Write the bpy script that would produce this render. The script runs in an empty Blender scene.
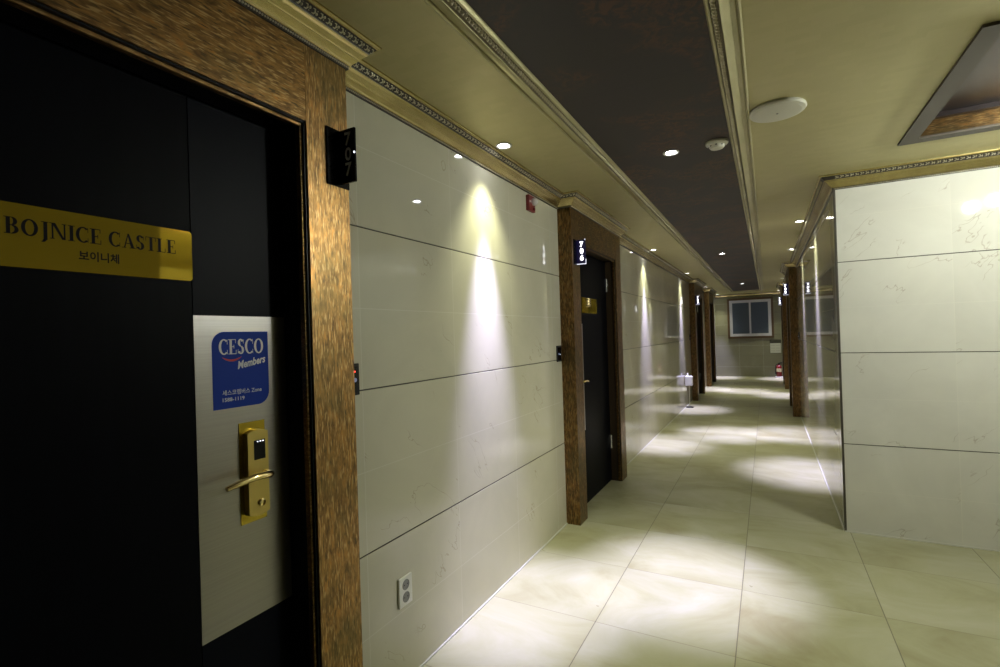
import bpy, math, random
from mathutils import Vector, Matrix
random.seed(7)
D = bpy.data
COL = bpy.context.scene.collection
PI = math.pi

# ------------------------------------------------------------------ measures (metres)
XL, XR = -1.308, 0.416          # corridor walls
YF, YE = 3.968, 15.65           # lobby wall, end wall
ZC = 2.35                       # ceiling
NX, NY = 1.2, 1.93               # wall corner beside the viewer
YB, XB = -2.6, 3.4              # walls behind the viewer
FD = 0.103                      # projection of the door frames
DW = 1.335                      # width of a door frame
EYE = 1.363
LEFT_DOORS = [-0.115, 3.365, 10.22, 12.85]
RIGHT_DOORS = [8.75, 12.6]

# ------------------------------------------------------------------ materials
def new_mat(name):
    m = D.materials.new(name); m.use_nodes = True
    nt = m.node_tree
    return m, nt, nt.nodes['Principled BSDF']

def plain(name, col, rough=.5, metal=0, emit=None, es=0, spec=.5, coat=0):
    m, nt, b = new_mat(name)
    b.inputs['Base Color'].default_value = (*col, 1)
    b.inputs['Roughness'].default_value = rough
    b.inputs['Metallic'].default_value = metal
    b.inputs['Specular IOR Level'].default_value = spec
    b.inputs['Coat Weight'].default_value = coat
    if emit:
        b.inputs['Emission Color'].default_value = (*emit, 1)
        b.inputs['Emission Strength'].default_value = es
    return m

class NT:
    def __init__(s, nt): s.nt = nt
    def node(s, t, **kw):
        n = s.nt.nodes.new(t)
        for k, v in kw.items(): setattr(n, k, v)
        return n
    def put(s, sock, v):
        if isinstance(v, bpy.types.NodeSocket): s.nt.links.new(v, sock)
        elif isinstance(v, (tuple, list)) and len(v) == 3 and sock.type == 'RGBA': sock.default_value = (*v, 1)
        else: sock.default_value = v
    def math(s, op, a, b=0.0, c=None):
        n = s.node('ShaderNodeMath', operation=op)
        s.put(n.inputs[0], a); s.put(n.inputs[1], b)
        if c is not None: s.put(n.inputs[2], c)
        return n.outputs[0]
    def mix(s, f, a, b):
        n = s.node('ShaderNodeMix', data_type='RGBA')
        s.put(n.inputs[0], f); s.put(n.inputs[6], a); s.put(n.inputs[7], b)
        return n.outputs[2]
    def pos(s):
        g = s.node('ShaderNodeNewGeometry'); x = s.node('ShaderNodeSeparateXYZ')
        s.nt.links.new(g.outputs['Position'], x.inputs[0])
        return g.outputs['Position'], x.outputs
    def scaled(s, v, sc, off=(0, 0, 0)):
        n = s.node('ShaderNodeMapping'); s.put(n.inputs['Vector'], v)
        n.inputs['Scale'].default_value = sc; n.inputs['Location'].default_value = off
        return n.outputs[0]
    def noise(s, v, scale, detail=3, rough=.5, dist=0):
        n = s.node('ShaderNodeTexNoise'); s.put(n.inputs['Vector'], v)
        n.inputs['Scale'].default_value = scale; n.inputs['Detail'].default_value = detail
        n.inputs['Roughness'].default_value = rough; n.inputs['Distortion'].default_value = dist
        return n.outputs['Fac']
    def ramp(s, f, stops):
        n = s.node('ShaderNodeValToRGB'); s.put(n.inputs[0], f)
        e = n.color_ramp.elements
        while len(e) < len(stops): e.new(.5)
        for q, (p, c) in zip(e, stops): q.position = p; q.color = (*c, 1)
        return n.outputs[0]
    def step(s, f, lo, hi):
        n = s.node('ShaderNodeMapRange', interpolation_type='SMOOTHSTEP'); s.put(n.inputs[0], f)
        n.inputs[1].default_value = lo; n.inputs[2].default_value = hi
        return n.outputs[0]
    def line(s, c, off, period, half):
        """1 on lines at off + k*period"""
        a = s.math('DIVIDE', s.math('SUBTRACT', c, off), period)
        fr = s.math('ABSOLUTE', s.math('SUBTRACT', a, s.math('ROUND', a)))
        return s.math('LESS_THAN', fr, half / period)
    def bump(s, h, strength, dist=.01):
        n = s.node('ShaderNodeBump'); s.put(n.inputs['Height'], h)
        n.inputs['Strength'].default_value = strength; n.inputs['Distance'].default_value = dist
        return n.outputs[0]

def tile_mat(name, axis, u0, period, base=(.55, .53, .415), rough=.035):
    m, nt, b = new_mat(name); n = NT(nt)
    P, X = n.pos()
    u = X[axis]; z = X[2]
    cell = n.math('FLOOR', n.math('DIVIDE', n.math('SUBTRACT', u, u0), period))
    row = n.math('FLOOR', n.math('DIVIDE', n.math('SUBTRACT', z, .58), .6))
    cv = n.node('ShaderNodeCombineXYZ'); n.put(cv.inputs[0], cell); n.put(cv.inputs[1], row)
    wn = n.node('ShaderNodeTexWhiteNoise', noise_dimensions='3D'); n.put(wn.inputs['Vector'], cv.outputs[0])
    cl = n.noise(P, 2.2, 4, .6, .6)
    c = n.ramp(cl, [(.25, tuple(x * .9 for x in base)), (.6, base), (.85, tuple(min(1, x * 1.08) for x in base))])
    # short hair-thin veins
    off = n.node('ShaderNodeVectorMath', operation='MULTIPLY_ADD'); n.put(off.inputs[0], cv.outputs[0])
    off.inputs[1].default_value = (3.7, 1.9, 2.3); n.put(off.inputs[2], P)
    rot = n.node('ShaderNodeMapping'); n.put(rot.inputs['Vector'], off.outputs[0])
    rot.inputs['Rotation'].default_value = (.75, 0, 0) if axis == 1 else (0, .75, 0)
    v1 = n.noise(n.scaled(rot.outputs[0], (1, 1, 2.6) if axis == 1 else (1, 1, 2.6)), 1.9, 4, .55, .3)
    ridge = n.math('SUBTRACT', 1.0, n.step(n.math('ABSOLUTE', n.math('SUBTRACT', v1, .5)), .0, .006))
    gate = n.step(n.noise(off.outputs[0], 4.0, 1), .56, .63)
    c = n.mix(n.math('MULTIPLY', n.math('MULTIPLY', ridge, gate), .42), c, (.23, .16, .10))
    br = n.math('MULTIPLY_ADD', wn.outputs['Value'], .07, .965)
    hs = n.node('ShaderNodeHueSaturation'); n.put(hs.inputs['Color'], c); n.put(hs.inputs['Value'], br)
    c = hs.outputs[0]
    j = n.math('MAXIMUM', n.line(z, .28, .6, .0016), n.line(u, u0, period, .0016))
    c = n.mix(n.math('MULTIPLY', j, .55), c, (.66, .65, .58))
    n.put(b.inputs['Base Color'], c)
    b.inputs['Roughness'].default_value = rough
    b.inputs['Specular IOR Level'].default_value = .5
    wav = n.noise(P, 1.6, 1)
    n.put(b.inputs['Normal'], n.bump(wav, .04, .02))
    return m

def floor_mat():
    m, nt, b = new_mat('polished_floor_tile'); n = NT(nt)
    P, X = n.pos()
    cv = n.node('ShaderNodeCombineXYZ')
    n.put(cv.inputs[0], n.math('FLOOR', n.math('DIVIDE', n.math('SUBTRACT', X[0], -.155), .6)))
    n.put(cv.inputs[1], n.math('FLOOR', n.math('DIVIDE', n.math('SUBTRACT', X[1], 2.27), .6)))
    off = n.node('ShaderNodeVectorMath', operation='MULTIPLY_ADD'); n.put(off.inputs[0], cv.outputs[0])
    off.inputs[1].default_value = (5.3, 2.9, 0); n.put(off.inputs[2], P)
    st = n.scaled(off.outputs[0], (1.0, 1.5, 1.0))
    cl = n.noise(st, 1.5, 5, .62, 1.0)
    c = n.ramp(cl, [(.30, (.29, .27, .145)), (.48, (.37, .365, .22)), (.70, (.44, .435, .315))])
    wn = n.node('ShaderNodeTexWhiteNoise', noise_dimensions='3D'); n.put(wn.inputs['Vector'], cv.outputs[0])
    hs = n.node('ShaderNodeHueSaturation'); n.put(hs.inputs['Color'], c)
    n.put(hs.inputs['Value'], n.math('MULTIPLY_ADD', wn.outputs['Value'], .1, .93))
    jl = n.line(X[0], -.155, .6, .0022)
    jc = n.line(X[1], 2.27, .6, .0018)
    c = n.mix(n.math('MULTIPLY', jl, .75), hs.outputs[0], (.10, .085, .05))
    c = n.mix(n.math('MULTIPLY', jc, .55), c, (.13, .11, .07))
    n.put(b.inputs['Base Color'], c)
    n.put(b.inputs['Roughness'], n.math('MULTIPLY_ADD', n.noise(P, 6, 3), .14, .24))
    b.inputs['Specular IOR Level'].default_value = .4
    return m

def copper_mat(name, along, dim=1.0):
    """bronze foil laminate whose short dashes run along axis `along`"""
    m, nt, b = new_mat(name); n = NT(nt)
    P, X = n.pos()
    sc = [190, 190, 190]; sc[along] = 26
    a = n.noise(n.scaled(P, sc), 1.0, 2, .5)
    sc2 = [60, 60, 60]; sc2[along] = 20
    d = n.noise(n.scaled(P, sc2), 1.0, 3, .6, .5)
    big = n.noise(P, 4.5, 3, .6)
    c = n.ramp(d, [(.28, (.13, .078, .034)), (.47, (.27, .155, .060)), (.60, (.38, .215, .075)), (.76, (.54, .24, .06))])
    c = n.mix(n.math('MULTIPLY', n.step(a, .54, .66), .8), c, (.62, .42, .19))
    c = n.mix(n.math('MULTIPLY', n.step(a, .32, .42), 1.0), (.12, .085, .045), c)
    c = n.mix(n.math('MULTIPLY', n.step(big, .45, .7), .45), c, (.13, .12, .055))
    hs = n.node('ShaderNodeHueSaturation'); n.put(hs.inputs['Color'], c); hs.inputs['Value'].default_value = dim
    n.put(b.inputs['Base Color'], hs.outputs[0])
    b.inputs['Metallic'].default_value = .9
    b.inputs['Roughness'].default_value = .37
    n.put(b.inputs['Normal'], n.bump(a, .25, .002))
    return m

def damask_mat(name, dark, warm, rough=.45):
    m, nt, b = new_mat(name); n = NT(nt)
    P, X = n.pos()
    f = n.noise(P, 2.4, 2, .5, .8)
    g = n.noise(P, 22, 5, .7, 1.4)
    k = n.math('MULTIPLY', n.step(f, .46, .60), n.step(g, .40, .62))
    c = n.mix(k, dark, warm)
    seam = n.line(X[1], 1.1, .9, .003)
    c = n.mix(n.math('MULTIPLY', seam, .5), c, tuple(x * .6 for x in dark))
    n.put(b.inputs['Base Color'], c)
    b.inputs['Roughness'].default_value = rough
    return m

def gold_paint():
    m, nt, b = new_mat('gold_ceiling_paper'); n = NT(nt)
    P, X = n.pos()
    br = n.node('ShaderNodeTexBrick'); n.put(br.inputs['Vector'], n.scaled(P, (1.0, 1.0, 1.0), (.13, .21, 0)))
    br.inputs['Color1'].default_value = (.50, .455, .24, 1); br.inputs['Color2'].default_value = (.47, .43, .225, 1)
    br.inputs['Mortar'].default_value = (.48, .44, .23, 1); br.inputs['Scale'].default_value = 7
    br.inputs['Mortar Size'].default_value = .0; br.inputs['Mortar Smooth'].default_value = 1
    cl = n.noise(P, 2.0, 4, .6)
    c = n.mix(n.math('MULTIPLY', n.step(cl, .35, .75), .35), br.outputs['Color'], (.55, .505, .29))
    n.put(b.inputs['Base Color'], c)
    b.inputs['Metallic'].default_value = .5
    b.inputs['Roughness'].default_value = .52
    n.put(b.inputs['Normal'], n.bump(n.noise(P, 3.0, 2), .10, .02))
    return m

def antique_gold(name, c0, c1, rough=.36, metal=.75):
    m, nt, b = new_mat(name); n = NT(nt)
    P, X = n.pos()
    f = n.noise(n.scaled(P, (14, 5, 14)), 1.0, 4, .65)
    n.put(b.inputs['Base Color'], n.ramp(f, [(.3, c0), (.68, c1)]))
    b.inputs['Metallic'].default_value = metal; b.inputs['Roughness'].default_value = rough
    return m

def brushed(name, col, rough=.33):
    m, nt, b = new_mat(name); n = NT(nt)
    P, X = n.pos()
    f = n.noise(n.scaled(P, (1, 2, 420)), 1.0, 2)
    n.put(b.inputs['Base Color'], n.ramp(f, [(.3, tuple(x * .9 for x in col)), (.7, col)]))
    b.inputs['Metallic'].default_value = 1; b.inputs['Roughness'].default_value = rough
    return m

def door_paint():
    m, nt, b = new_mat('black_door_paint'); n = NT(nt)
    P, X = n.pos()
    f = n.noise(n.scaled(P, (40, 40, 3)), 1.0, 3)
    n.put(b.inputs['Base Color'], n.ramp(f, [(.3, (.0016, .0018, .0032)), (.7, (.0024, .0028, .0048))]))
    b.inputs['Roughness'].default_value = .45; b.inputs['Specular IOR Level'].default_value = .05
    return m

M = dict(
    tile_l=tile_mat('beige_tile_left', 1, 1.362, .615), tile_r=tile_mat('beige_tile_right', 1, 4.05, .615),
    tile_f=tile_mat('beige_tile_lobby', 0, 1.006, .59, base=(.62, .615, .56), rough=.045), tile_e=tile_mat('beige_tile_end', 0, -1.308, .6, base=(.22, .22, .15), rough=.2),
    tile_d=tile_mat('dim_tile_near', 1, 0, .6, base=(.30, .27, .17), rough=.3), floor=floor_mat(), cop_y=copper_mat('bronze_laminate_across', 1), cop_z=copper_mat('bronze_laminate_upright', 2, 1.1), dark_y=copper_mat('bronze_laminate_across_shaded', 1, .55), dark_z=copper_mat('bronze_laminate_upright_shaded', 2, .62), cop_x=copper_mat('bronze_laminate_crosswise', 0, .4),  # dark_y, dark_z: same bronze, farther doors' dimmer light put into the colour
    band=damask_mat('dark_damask_paper', (.030, .023, .022), (.085, .040, .020), .6),
    hatch=damask_mat('dark_plum_paper', (.010, .006, .0075), (.020, .010, .010), .35),
    gold_ceil=gold_paint(), gold=antique_gold('antique_gold', (.42, .34, .15), (.56, .47, .22), .27, .9),
    gold_dull=antique_gold('dull_gold', (.40, .37, .20), (.50, .46, .27), .38, .6),
    bead=antique_gold('pale_gold_bead', (.62, .56, .38), (.85, .80, .62), .22, .45),
    carve_ground=plain('dark_gold_ground', (.12, .10, .055), .45, .3), groove=plain('dark_groove', (.016, .011, .006), .5), gapblack=plain('tile_gap', (.05, .045, .035), .5),
    white_joint=plain('white_sealant', (.52, .52, .46), .4), door=door_paint(), door_mid=plain('black_door_strip', (.0024, .0032, .0075), .45, spec=.07),
    black=plain('black_plastic', (.005, .005, .006), .4, spec=.25), black_gloss=plain('black_acrylic', (.004, .004, .005), .18, spec=.3),
    navy=plain('dark_navy_acrylic', (.006, .006, .018), .12, emit=(.10, .08, .35), es=.03),
    steel=brushed('brushed_steel', (.42, .405, .40), .30), chrome=plain('satin_chrome', (.6, .6, .62), .25, 1),
    brass=plain('mirror_brass', (.60, .44, .045), .03, .72), brass_satin=plain('satin_brass', (.62, .48, .15), .3, .75), brass_bright=plain('polished_brass', (.80, .66, .33), .18, 1),
    print_dark=plain('dark_engraving', (.006, .005, .005), .5, spec=.1), print_grey=plain('grey_digits', (.62, .62, .64), .5),
    digit=plain('glowing_digits', (.9, .9, 1), .4, emit=(.93, .92, 1), es=1.6),
    edge=plain('glowing_acrylic_edge', (.8, .8, .85), .3, emit=(.85, .85, 1), es=.35),
    led=plain('white_led', (.9, .9, 1), .4, emit=(.8, .85, 1), es=1.2), red_led=plain('red_led', (.9, .05, .03), .4, emit=(1, .05, .03), es=3), blue_led=plain('blue_button', (.15, .17, .25), .4, emit=(.3, .35, .6), es=.15),
    blue=plain('blue_vinyl', (.008, .040, .33), .5, spec=.15), sticker_white=plain('white_vinyl', (.66, .68, .74), .4), sticker_red=plain('red_vinyl', (.55, .02, .03), .4),
    white=plain('white_plastic', (.74, .74, .72), .35), white_warm=plain('ivory_plastic', (.60, .59, .50), .4), grey=plain('grey_plastic', (.20, .20, .20), .4), dark=plain('dark_hole', (.02, .02, .02), .6),
    red=plain('red_enamel', (.16, .006, .007), .3), dome=plain('clear_dome', (.62, .60, .60), .12, spec=.8),
    lens=plain('lit_lens', (1, 1, 1), .4, emit=(.93, .94, 1), es=40), trimring=plain('white_trim_ring', (.62, .62, .58), .35),
    bulb=plain('lit_globe', (1, 1, 1), .4, emit=(.97, 1, .88), es=385),
    wood=plain('brown_window_wood', (.085, .050, .024), .4), upvc=plain('white_window_frame', (.52, .53, .58), .4),
    glass=plain('frosted_night_glass', (.055, .075, .105), .30, spec=.6),
    bronze_frame=plain('dull_bronze_metal', (.062, .050, .038), .5, .2), paper=plain('white_paper', (.50, .52, .44), .6), ink=plain('grey_ink', (.34, .35, .30), .6),
    board=plain('olive_notice_board', (.045, .045, .03), .5), label=plain('cream_label', (.55, .53, .30), .5), inner=plain('brown_jamb', (.035, .022, .011), .4),
)

# ------------------------------------------------------------------ mesh helpers
class MB:
    def __init__(s): s.v = []; s.f = []; s.mi = []
    def add(s, vs, fs, mi=0):
        o = len(s.v); s.v += [tuple(v) for v in vs]
        s.f += [tuple(o + i for i in f) for f in fs]; s.mi += [mi] * len(fs)
        return s
    def box(s, x0, x1, y0, y1, z0, z1, mi=0):
        x0, x1 = sorted((x0, x1)); y0, y1 = sorted((y0, y1)); z0, z1 = sorted((z0, z1))
        return s.add([(x, y, z) for z in (z0, z1) for y in (y0, y1) for x in (x0, x1)],
                     [(0, 2, 3, 1), (4, 5, 7, 6), (0, 1, 5, 4), (2, 6, 7, 3), (0, 4, 6, 2), (1, 3, 7, 5)], mi)
    def rings(s, rings, mi=0, closed=True, cap=True):
        n = len(rings[0]); vs = [p for r in rings for p in r]; fs = []
        for i in range(len(rings) - 1):
            for j in range(n if closed else n - 1):
                k = (j + 1) % n
                fs.append((i * n + j, i * n + k, (i + 1) * n + k, (i + 1) * n + j))
        if cap and closed:
            fs.append(tuple(reversed(range(n)))); fs.append(tuple((len(rings) - 1) * n + j for j in range(n)))
        return s.add(vs, fs, mi)
    def lathe(s, prof, o=(0, 0, 0), axis='z', seg=32, mi=0):
        """prof: (radius, height) along the axis"""
        R = []
        for r, h in prof:
            ring = []
            for k in range(seg):
                a = 2 * PI * k / seg; c, q = r * math.cos(a), r * math.sin(a)
                p = {'z': (c, q, h), 'x': (h, c, q), 'y': (q, h, c)}[axis]
                ring.append((p[0] + o[0], p[1] + o[1], p[2] + o[2]))
            R.append(ring)
        return s.rings(R, mi)
    def tube(s, pts, r, seg=10, mi=0):
        pts = [Vector(p) for p in pts]; R = []
        rr = r if isinstance(r, (list, tuple)) else [r] * len(pts)
        up = Vector((0, 0, 1))
        for i, p in enumerate(pts):
            t = (pts[min(i + 1, len(pts) - 1)] - pts[max(i - 1, 0)]).normalized()
            a = t.cross(up)
            if a.length < 1e-3: a = t.cross(Vector((1, 0, 0)))
            a.normalize(); b = a.cross(t)
            R.append([tuple(p + (a * math.cos(2 * PI * k / seg) + b * math.sin(2 * PI * k / seg)) * rr[i]) for k in range(seg)])
        return s.rings(R, mi)
    def ellipsoid(s, c, ax, ay, az, seg=8, rg=5, mi=0):
        """ax, ay, az: vectors of the half axes"""
        c = Vector(c); vs = [c + az]; fs = []
        for i in range(1, rg):
            t = PI * i / rg
            for k in range(seg):
                a = 2 * PI * k / seg
                vs.append(c + az * math.cos(t) + (ax * math.cos(a) + ay * math.sin(a)) * math.sin(t))
        vs.append(c - az); L = len(vs) - 1
        for k in range(seg):
            k2 = (k + 1) % seg
            fs.append((0, 1 + k, 1 + k2)); fs.append((L, 1 + (rg - 2) * seg + k2, 1 + (rg - 2) * seg + k))
            for i in range(rg - 2):
                fs.append((1 + i * seg + k, 1 + (i + 1) * seg + k, 1 + (i + 1) * seg + k2, 1 + i * seg + k2))
        return s.add(vs, fs, mi)
    def poly(s, pts2, o, ux, uy, depth=0.0, mi=0):
        """flat outline (convex or not) in the plane o + u*ux + v*uy, extruded by depth along the normal"""
        o, ux, uy = Vector(o), Vector(ux), Vector(uy); nrm = ux.cross(uy).normalized()
        n = len(pts2)
        top = [o + ux * p[0] + uy * p[1] + nrm * depth for p in pts2]
        if depth:
            bot = [o + ux * p[0] + uy * p[1] for p in pts2]
            return s.add(top + bot, [tuple(range(n))] + [tuple(reversed(range(n, 2 * n)))] + [(i + n, (i + 1) % n + n, (i + 1) % n, i) for i in range(n)], mi)
        return s.add(top, [tuple(range(n))], mi)
    def build(s, name, mat, parent=None, bevel=0, smooth=False, loc=None, seg=2):
        me = D.meshes.new(name)
        off = Vector(loc) if loc else Vector((0, 0, 0))
        me.from_pydata([Vector(v) - off for v in s.v], [], s.f)
        for m in (mat if isinstance(mat, (list, tuple)) else [mat]): me.materials.append(m)
        for p, i in zip(me.polygons, s.mi): p.material_index = i
        me.validate(); me.update()
        o = D.objects.new(name, me); COL.objects.link(o)
        o.location = off
        if parent: o.parent = parent
        if smooth:
            for p in me.polygons: p.use_smooth = True
            es = o.modifiers.new('e', 'EDGE_SPLIT'); es.split_angle = math.radians(38)
        if bevel:
            b = o.modifiers.new('b', 'BEVEL'); b.width = bevel; b.segments = seg; b.limit_method = 'ANGLE'; b.angle_limit = math.radians(40)
        return o

def tag(o, label, cat, group=None, kind=None):
    o['label'] = label; o['category'] = cat
    if group: o['group'] = group
    if kind: o['kind'] = kind
    return o
def thing(name, label, cat, loc, rz=0, group=None, kind=None):
    o = D.objects.new(name, None); COL.objects.link(o); o.empty_display_size = .05
    o.location = loc; o.rotation_euler.z = rz
    return tag(o, label, cat, group, kind)
def struct(o, label, cat): return tag(o, label, cat, None, 'structure')
def dup(root, loc, rz=0, label=None, group=None, name=None):
    r = root.copy(); COL.objects.link(r); r.location = loc; r.rotation_euler.z = rz
    if label: r['label'] = label
    if group: r['group'] = group
    if name: r.name = name
    for ch in list(root.children):
        c = ch.copy(); COL.objects.link(c); c.parent = r
        for g in list(ch.children):
            d = g.copy(); COL.objects.link(d); d.parent = c
    return r

# ------------------------------------------------------------------ lettering
def text_polys(body, size, bold=0.0, shear=0.0, spacing=1.0):
    cu = D.curves.new('t', 'FONT'); cu.body = body; cu.size = size; cu.offset = bold; cu.shear = shear
    cu.space_character = spacing; cu.resolution_u = 3
    o = D.objects.new('t', cu); COL.objects.link(o)
    dg = bpy.context.evaluated_depsgraph_get(); dg.update()
    me = o.evaluated_get(dg).to_mesh()
    P = [(v.co.x, v.co.y) for v in me.vertices]; F = [tuple(p.vertices) for p in me.polygons]
    o.evaluated_get(dg).to_mesh_clear()
    D.objects.remove(o); D.curves.remove(cu)
    return P, F
def fit(PF, x0, y0, w=None, h=None):
    P, F = PF
    ax, bx = min(p[0] for p in P), max(p[0] for p in P); ay, by = min(p[1] for p in P), max(p[1] for p in P)
    sx = w / (bx - ax) if w else h / (by - ay)
    sy = h / (by - ay) if h else sx
    return [(x0 + (p[0] - ax) * sx, y0 + (p[1] - ay) * sy) for p in P], F
def lay(mb, PF, o, ux, uy, lift=.0005, mi=0, rot=0):
    o, ux, uy = Vector(o), Vector(ux), Vector(uy); n = ux.cross(uy).normalized()
    P, F = PF
    if rot:
        cx, cy = P[0]; c, s_ = math.cos(rot), math.sin(rot)
        cx = sum(p[0] for p in P) / len(P); cy = sum(p[1] for p in P) / len(P)
        P = [(cx + (p[0] - cx) * c - (p[1] - cy) * s_, cy + (p[0] - cx) * s_ + (p[1] - cy) * c) for p in P]
    mb.add([o + ux * p[0] + uy * p[1] + n * lift for p in P], F, mi)

T, t = .20, .085            # stem and hairline of the serif alphabet
def _rect(a, b, c, d): return [(a, b), (c, b), (c, d), (a, d)]
def _ring(cx, cy, rx, ry, a0, a1, tk=T, tn=t, n=18):
    out = []
    for i in range(n):
        A, B = math.radians(a0 + (a1 - a0) * i / n), math.radians(a0 + (a1 - a0) * (i + 1) / n)
        q = lambda r1, r2, w: (cx + r1 * math.cos(w), cy + r2 * math.sin(w))
        out.append([q(rx - tk, ry - tn, A), q(rx, ry, A), q(rx, ry, B), q(rx - tk, ry - tn, B)])
    return out
def _ser(x, y, w=T): return _rect(x - .09, y, x + w + .09, y + .045)
GLYPH = {
    'B': (.74, [_rect(.1, 0, .1 + T, 1), _rect(.0, .955, .4, 1), _rect(.0, 0, .4, .045), _rect(.2, .49, .42, .545)] + _ring(.38, .755, .26, .245, -90, 90) + _ring(.38, .27, .32, .27, -90, 90)),
    'O': (.90, _ring(.45, .5, .42, .52, 0, 360, n=32)),
    'J': (.46, [_rect(.2, -.12, .2 + T, 1), _rect(.08, .955, .46, 1)] + _ring(.155, -.1, .2, .17, -120, 0)),
    'N': (.92, [_rect(.12, 0, .12 + t + .01, 1), _rect(.76, 0, .76 + t + .01, 1), [(.12, 1), (.12 + T, 1), (.82, 0), (.82 - T * .75, 0)], _rect(0, .955, .24, 1), _rect(.02, 0, .27, .045), _rect(.66, .955, .92, 1)]),
    'I': (.40, [_rect(.12, 0, .12 + T, 1), _ser(.12, 0), _ser(.12, .955)]),
    'C': (.78, _ring(.44, .5, .42, .52, 48, 312, n=28) + [_rect(.69, .66, .73, .99), _rect(.69, .01, .73, .3)]),
    'E': (.72, [_rect(.1, 0, .1 + T, 1), _rect(0, .95, .62, 1), _rect(0, 0, .66, .05), _rect(.2, .475, .48, .53), _rect(.585, .74, .63, 1), _rect(.62, 0, .665, .28), _rect(.445, .37, .485, .63)]),
    'A': (.88, [[(.14, 0), (.14 + t + .01, 0), (.47, 1), (.41, 1)], [(.62, 0), (.62 + T + .03, 0), (.50, 1), (.38, 1)], _rect(.24, .3, .62, .35), _rect(0, 0, .3, .045), _rect(.52, 0, .92, .045)]),
    'S': (.62, _ring(.31, .76, .25, .26, 20, 270) + _ring(.31, .26, .27, .28, -160, 90) + [_rect(.52, .7, .555, .97), _rect(.05, .03, .085, .32)]),
    'T': (.76, [_rect(.3, 0, .3 + T, 1), _rect(.02, .95, .74, 1), _rect(.02, .7, .06, 1), _rect(.70, .7, .74, 1), _ser(.3, 0)]),
    'L': (.68, [_rect(.1, 0, .1 + T, 1), _rect(0, .955, .37, 1), _rect(0, 0, .62, .05), _rect(.585, 0, .63, .3)]),
}
def serif_polys(txt, gap=.04):
    P, F, x = [], [], 0
    for ch in txt:
        if ch == ' ': x += .34; continue
        w, polys = GLYPH[ch]
        for pg in polys:
            o = len(P); P += [(x + a, b) for a, b in pg]; F.append(tuple(range(o, o + len(pg))))
        x += w + gap
    return P, F

# ------------------------------------------------------------------ room shell
def gaps(y0, y1, doors):
    out, y = [], y0
    for d in sorted(doors): out.append((y, d)); y = d + DW
    out.append((y, y1)); return out

GZ = [.58, 1.18, 1.78]
def wall_profile(th):
    """(depth, z, material of the face that starts here); depth 0 = tile face, negative = into the wall"""
    p = [(0, 0, 0)]
    for g in GZ:
        p += [(0, g - .003, 0), (-.0012, g - .0018, 1), (-.006, g - .0012, 1), (-.006, g + .0028, 1), (-.0012, g + .0030, 0), (0, g + .0042, 0)]
    p += [(0, ZC, 0), (-th, ZC, 0), (-th, 0, 0)]
    return p
def tiled_wall(mb, fn, a, b, th=.11):
    """extrude the grooved profile from a to b; fn(depth, along, z) -> point"""
    pr = wall_profile(th); n = len(pr)
    vs = [fn(p[0], a, p[1]) for p in pr] + [fn(p[0], b, p[1]) for p in pr]
    for i in range(n):
        k = (i + 1) % n
        mb.add([vs[i], vs[k], vs[n + k], vs[n + i]], [(0, 1, 2, 3)], pr[i][2])
    mb.add(vs[:n], [tuple(range(n))]); mb.add(vs[n:], [tuple(reversed(range(n)))])

mb = MB()
for a, b in gaps(YB, YE, LEFT_DOORS): tiled_wall(mb, lambda d, s, z: (XL + d, s, z), a, b)
struct(mb.build('wall_left', [M['tile_l'], M['gapblack']]), 'polished beige tile wall along the corridor with dark horizontal grooves, pierced by four doors', 'wall')
mb = MB()
for a, b in gaps(YF + .11, YE, RIGHT_DOORS): tiled_wall(mb, lambda d, s, z: (XR - d, s, z), a, b)
struct(mb.build('wall_right', [M['tile_r'], M['gapblack']]), 'shiny beige tile wall of the corridor seen at a steep angle beyond the corner', 'wall')
mb = MB(); tiled_wall(mb, lambda d, s, z: (s, YF - d, z), XR, XB)
struct(mb.build('wall_front', [M['tile_f'], M['gapblack']]), 'pale veined marble-look tile wall facing the viewer under a gold cornice', 'wall')
mb = MB(); tiled_wall(mb, lambda d, s, z: (s, YE - d, z), XL - .11, XR + .11)
struct(mb.build('wall_end', [M['tile_e'], M['gapblack']]), 'olive beige end wall of the corridor around the window', 'wall')
mb = MB(); tiled_wall(mb, lambda d, s, z: (s, YB + d, z), XL - .11, XB + .11)
struct(mb.build('wall_back', [M['tile_f'], M['gapblack']]), 'beige tile wall behind the viewer', 'wall')
mb = MB(); tiled_wall(mb, lambda d, s, z: (XB - d, s, z), NY - .11, YF + .11)
struct(mb.build('wall_side', [M['tile_r'], M['gapblack']]), 'beige tile wall on the far side of the lobby', 'wall')
mb = MB(); tiled_wall(mb, lambda d, s, z: (NX + d, s, z), YB, NY - .11); tiled_wall(mb, lambda d, s, z: (s, NY + d, z), NX - .11, XB)
struct(mb.build('wall_near', [M['tile_d'], M['gapblack']]), 'dim tile wall beside the viewer, opposite the nearest door', 'wall')
struct(MB().box(XL - .11, XB + .11, YB - .11, YE + .11, -.08, 0).build('floor', M['floor']), 'glossy beige marble-look floor tiles with thin dark joints', 'floor')

# ceiling with the recess cut out
HX0, HX1, HY0, HY1 = .735, 1.82, 2.302, 3.385
mb = MB()
for x0, x1, y0, y1 in ((XL - .11, HX0, YB - .11, YE + .11), (HX1, XB + .11, YB - .11, YE + .11), (HX0, HX1, YB - .11, HY0), (HX0, HX1, HY1, YE + .11)):
    mb.add([(x0, y0, ZC), (x1, y0, ZC), (x1, y1, ZC), (x0, y1, ZC)], [(3, 2, 1, 0)])
mb.add([(XL - .11, YB - .11, ZC + .16), (XB + .11, YB - .11, ZC + .16), (XB + .11, YE + .11, ZC + .16), (XL - .11, YE + .11, ZC + .16)], [(0, 1, 2, 3)])
struct(mb.build('ceiling', M['gold_ceil']), 'matt olive gold ceiling over corridor and lobby', 'ceiling')

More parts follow.
